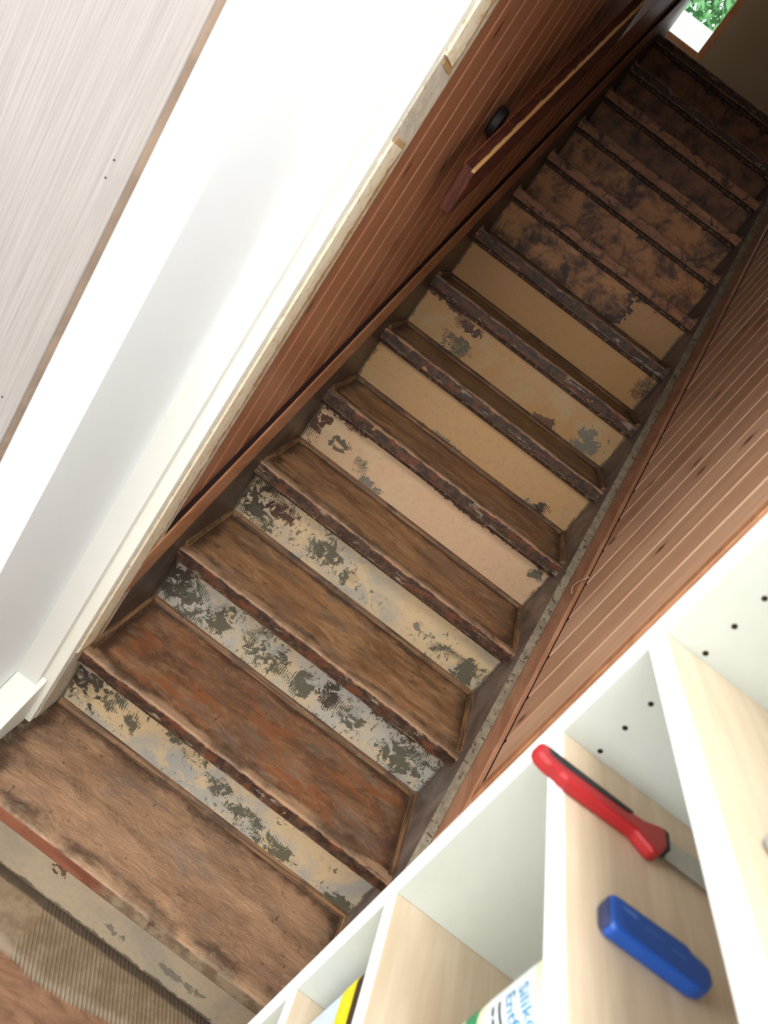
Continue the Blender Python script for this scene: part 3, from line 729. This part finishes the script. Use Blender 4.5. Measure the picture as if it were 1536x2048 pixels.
slab('body', [(.6150, .4372), (.6115, .4280), (.6118, .4114), (.6145, .407), (.6845, .4085), (.6934, .4120), (.7004, .4226), (.6998, .4346), (.6851, .4370), (.6818, .4415), (.6198, .4383)], ZS2 + .0005, ZS2 + .013, M_BLUE, kn, B, .003, 3)
kb = kn.children[0]
slab('end_cap', [(.6140, .4360), (.6098, .4270), (.6100, .4120), (.6130, .4085), (.6135, .4280)], ZS2 + .001, ZS2 + .0122, M_NAVY, kn, B, .0015, 1)
slab('slider', [(.684, .4372), (.6832, .4405), (.694, .4405), (.6985, .4360), (.697, .4345)], ZS2 + .002, ZS2 + .0115, M_STEEL, kn, B, .001, 1)
for (x, y, l, w) in ((.6235, .4285, .012, .0026), (.642, .4268, .016, .0010), (.664, .4250, .012, .0010)):
    slab('print_mark', [(x, y), (x + l, y), (x + l, y + w), (x, y + w)], ZS2 + .0128, ZS2 + .01315, M_PALE, kb, Vector(B), 0)
# grey handle end on the shelf above
B = Vector((.64, .39, ZS1)); M_GREY = plain('grey_plastic', rgb(150, 150, 152), .5)
gk = tag(empty('putty_knife', spot(B)), 'grey handled putty knife on the upper birch shelf at the right', 'putty knife')
slab('handle', [(.622, .402), (.620, .392), (.624, .384), (.70, .376), (.71, .382), (.71, .396), (.70, .402)], ZS1 + .0005, ZS1 + .016, M_GREY, gk, B, .004, 3)
slab('blade', [(.71, .384), (.71, .394), (.76, .420), (.76, .358)], ZS1 + .007, ZS1 + .0085, M_STEEL, gk, B, .0002, 1)

# tin of silicone remover on the third shelf
CR = .035; CX, CY = .638, .400
can = tag(empty('bottle', (CX, CY, ZS3)), 'cream labelled bottle of silicone remover with blue lettering and green mark', 'bottle')
M_CANB = plain('pale_yellow_label', rgb(232, 224, 184), .45, .4, 0, .02); M_CANW = plain('label_white', rgb(222, 230, 232), .45, .4, 0, .01)
M_TBLUE = plain('label_blue', rgb(72, 140, 186), .5); M_TBLK = plain('label_black', rgb(52, 58, 66), .5); M_TGRN = plain('label_green', rgb(46, 140, 96), .5); M_TWHT = plain('label_letter_white', rgb(236, 240, 238), .5)
def lathe_me(prof, n=40):
    bm = bmesh.new(); rings = [[bm.verts.new((r * math.cos(2 * math.pi * k / n), r * math.sin(2 * math.pi * k / n), z)) for k in range(n)] for r, z in prof]
    for i in range(len(rings) - 1):
        for k in range(n): bm.faces.new((rings[i][k], rings[i][(k + 1) % n], rings[i + 1][(k + 1) % n], rings[i + 1][k]))
    bm.faces.new(rings[0][::-1]); bm.faces.new(rings[-1])
    return bm_mesh(bm, smooth=True)
link('body', lathe_me([(CR - .003, 0), (CR, .003), (CR, .188), (CR - .004, .196), (.016, .206), (.014, .212)]), M_CANB, can)
link('cap', lathe_me([(.015, .210), (.015, .228), (.013, .231)]), M_GREY, can)
def wrap(me, ang0, z, r, flip=False):
    """bend flat lettering (x right, y up) round the tin; ang0 = where it starts, turning towards the viewer's right"""
    for v in me.vertices:
        a = ang0 + v.co.x / r
        v.co = Vector((r * math.cos(a), r * math.sin(a), z + v.co.y))
    return me
def fine(me, cuts=3):
    bm = bmesh.new(); bm.from_mesh(me); bmesh.ops.subdivide_edges(bm, edges=list(bm.edges), cuts=cuts, use_grid_fill=True); bmesh.ops.triangulate(bm, faces=bm.faces); m2 = bpy.data.meshes.new('txt'); bm.to_mesh(m2); bm.free(); return m2
def label(s_, size, a, z, mat, bold=True, r=CR + .0007):
    link('lettering', wrap(text_me(s_, size, bold), a, z, r), mat, can.children[0])
def strip(a0, a1, z0, z1, mat, r, name):
    bm = bmesh.new(); n = 24; A = [[bm.verts.new((r * math.cos(a0 + (a1 - a0) * i / n), r * math.sin(a0 + (a1 - a0) * i / n), z)) for z in (z0, z1)] for i in range(n + 1)]
    for i in range(n): bm.faces.new((A[i][0], A[i + 1][0], A[i + 1][1], A[i][1]))
    return link(name, bm_mesh(bm), mat, can.children[0])
AS = math.radians(172)
strip(AS - .6, AS + 2.2, .130, .187, M_CANW, CR + .0003, 'label_band')
strip(AS - .5, AS + 1.4, .104, .122, M_TGRN, CR + .0004, 'green_band')
label('Silikon-', .0150, AS + .06, .1705, M_TBLUE)
label('Entferner', .0150, AS + .02, .1560, M_TBLUE)
for zz, segs in ((.147, ((.0, .55), (.62, .72))), (.1395, ((.0, .20), (.25, .40), (.46, .9)))):
    for a0, a1 in segs: strip(AS + .05 + a0, AS + .05 + a1, zz, zz + .0032, M_TBLK, CR + .0006, 'print_line')
label('K', .0165, AS + .50, .1070, M_TWHT)

# tin with yellow band on the shelf below
B = Vector((.66, .475, ZS4))
tin = tag(empty('open_tin', B), 'pale blue and white tin with yellow band and dark open top', 'tin')
def rrect(hx, hy, r, n=6):
    out = []
    for cx_, cy_, a0 in ((hx - r, hy - r, 0), (-hx + r, hy - r, 90), (-hx + r, -hy + r, 180), (hx - r, -hy + r, 270)):
        for i in range(n + 1):
            a = math.radians(a0 + 90 * i / n); out.append((cx_ + r * math.cos(a), cy_ + r * math.sin(a)))
    return out
def ring_me(hx, hy, r, z0, z1, t):
    bm = bmesh.new(); o_ = rrect(hx, hy, r); i_ = rrect(hx - t, hy - t, max(r - t, .001)); n = len(o_)
    V = [[bm.verts.new((x, y, z)) for x, y in pp] for pp, z in ((o_, z0), (o_, z1), (i_, z1), (i_, z0))]
    for j in range(4):
        for k in range(n): bm.faces.new((V[j][k], V[j][(k + 1) % n], V[(j + 1) % 4][(k + 1) % n], V[(j + 1) % 4][k]))
    return bm_mesh(bm)
M_TINB = plain('pale_blue_label', rgb(196, 210, 230), .4, .4, 0, .03); M_YEL = plain('yellow_band', rgb(226, 214, 20), .45); M_BRN = plain('dark_brown_lining', rgb(58, 40, 32), .6)
hx, hy = .070, .085
link('body', prism_me(rrect(hx, hy, .02), 2, 0, .091), M_TINB, tin)
link('yellow_band', ring_me(hx + .0006, hy + .0006, .0206, .086, .114, .002), M_YEL, tin)
link('rim', ring_me(hx, hy, .02, .114, .126, .003), M_BRN, tin)
link('lining', prism_me(rrect(hx - .003, hy - .003, .018), 2, .091, .1145), M_BRN, tin)

# ------------------------------------------------------------------ small things on the stairs
cord = tag(link('twisted_cord', tube_me([(W + .0215, 1.809, 1.020), (W + .018, 1.822, 1.000), (W + .016, 1.833, .984), (W + .016, 1.840, .968), (W + .018, 1.834, .958), (W + .0205, 1.815, .955)], .0016, 6), plain('pale_cord', rgb(196, 172, 142), .8)), 'short pale twisted cord end hanging on the right skirting', 'cord')
sp = tag(link('wood_splinter', tube_me([(.012, NY(6) + .036, NZ(6) - .052), (.014, NY(6) + .030, NZ(6) - .075), (.010, NY(6) + .034, NZ(6) - .098)], [.0012, .0016, .0006], 5), plain('pale_splinter', rgb(190, 146, 92), .7)), 'thin pale wood splinter hanging below a stair nosing near the left wall', 'splinter')

# ------------------------------------------------------------------ outside the landing window
M_LEAF = NT('leaf_green', .6, .3); _n = M_LEAF.noise(M_LEAF.obj(), 3, 4); M_LEAF = M_LEAF.out(M_LEAF.mix(M_LEAF.step(_n, .35, .65), rgb(70, 130, 70), rgb(150, 205, 140)))
M_BARK = plain('bark', rgb(96, 80, 64), .8); M_CONC = plain('pale_concrete', rgb(232, 232, 228), .8)
tag(link('terrace', box_me((-4, 6.8, 2.2), (6, 8.0, 3.58)), M_CONC), 'sunlit pale terrace seen through the landing window', 'terrace', kind='structure')
def tree(x, y, z, seed, label):
    r = random.Random(seed); t = tag(empty('tree', (x, y, z)), label, 'tree', 'trees outside the landing window')
    bm = bmesh.new()
    for i in range(16000):
        d = Vector((r.gauss(0, 1), r.gauss(0, 1), r.gauss(0, 1))); d.normalize(); d *= r.uniform(.55, 1) * 1.5
        c_ = Vector((d.x, d.y * .8, d.z * 1.1 + 1.9)); s_ = r.uniform(.03, .065)
        a = Vector((r.uniform(-1, 1), r.uniform(-1, 1), r.uniform(-1, 1))).normalized(); b_ = a.orthogonal().normalized()
        bm.faces.new([bm.verts.new(c_ + a * s_), bm.verts.new(c_ + b_ * s_ * .6), bm.verts.new(c_ - a * s_), bm.verts.new(c_ - b_ * s_ * .6)])
    fo = link('foliage', bm_mesh(bm), M_LEAF, t); fo['kind'] = 'stuff'
    link('trunk', cyl_me(.12, 1.2, 10, .08), M_BARK, t)
tree(-.5, 9.9, 2.6, 1, 'leafy green tree seen through the left of the landing window')
tree(2.9, 11.2, 2.6, 2, 'leafy green tree further right outside the landing window')
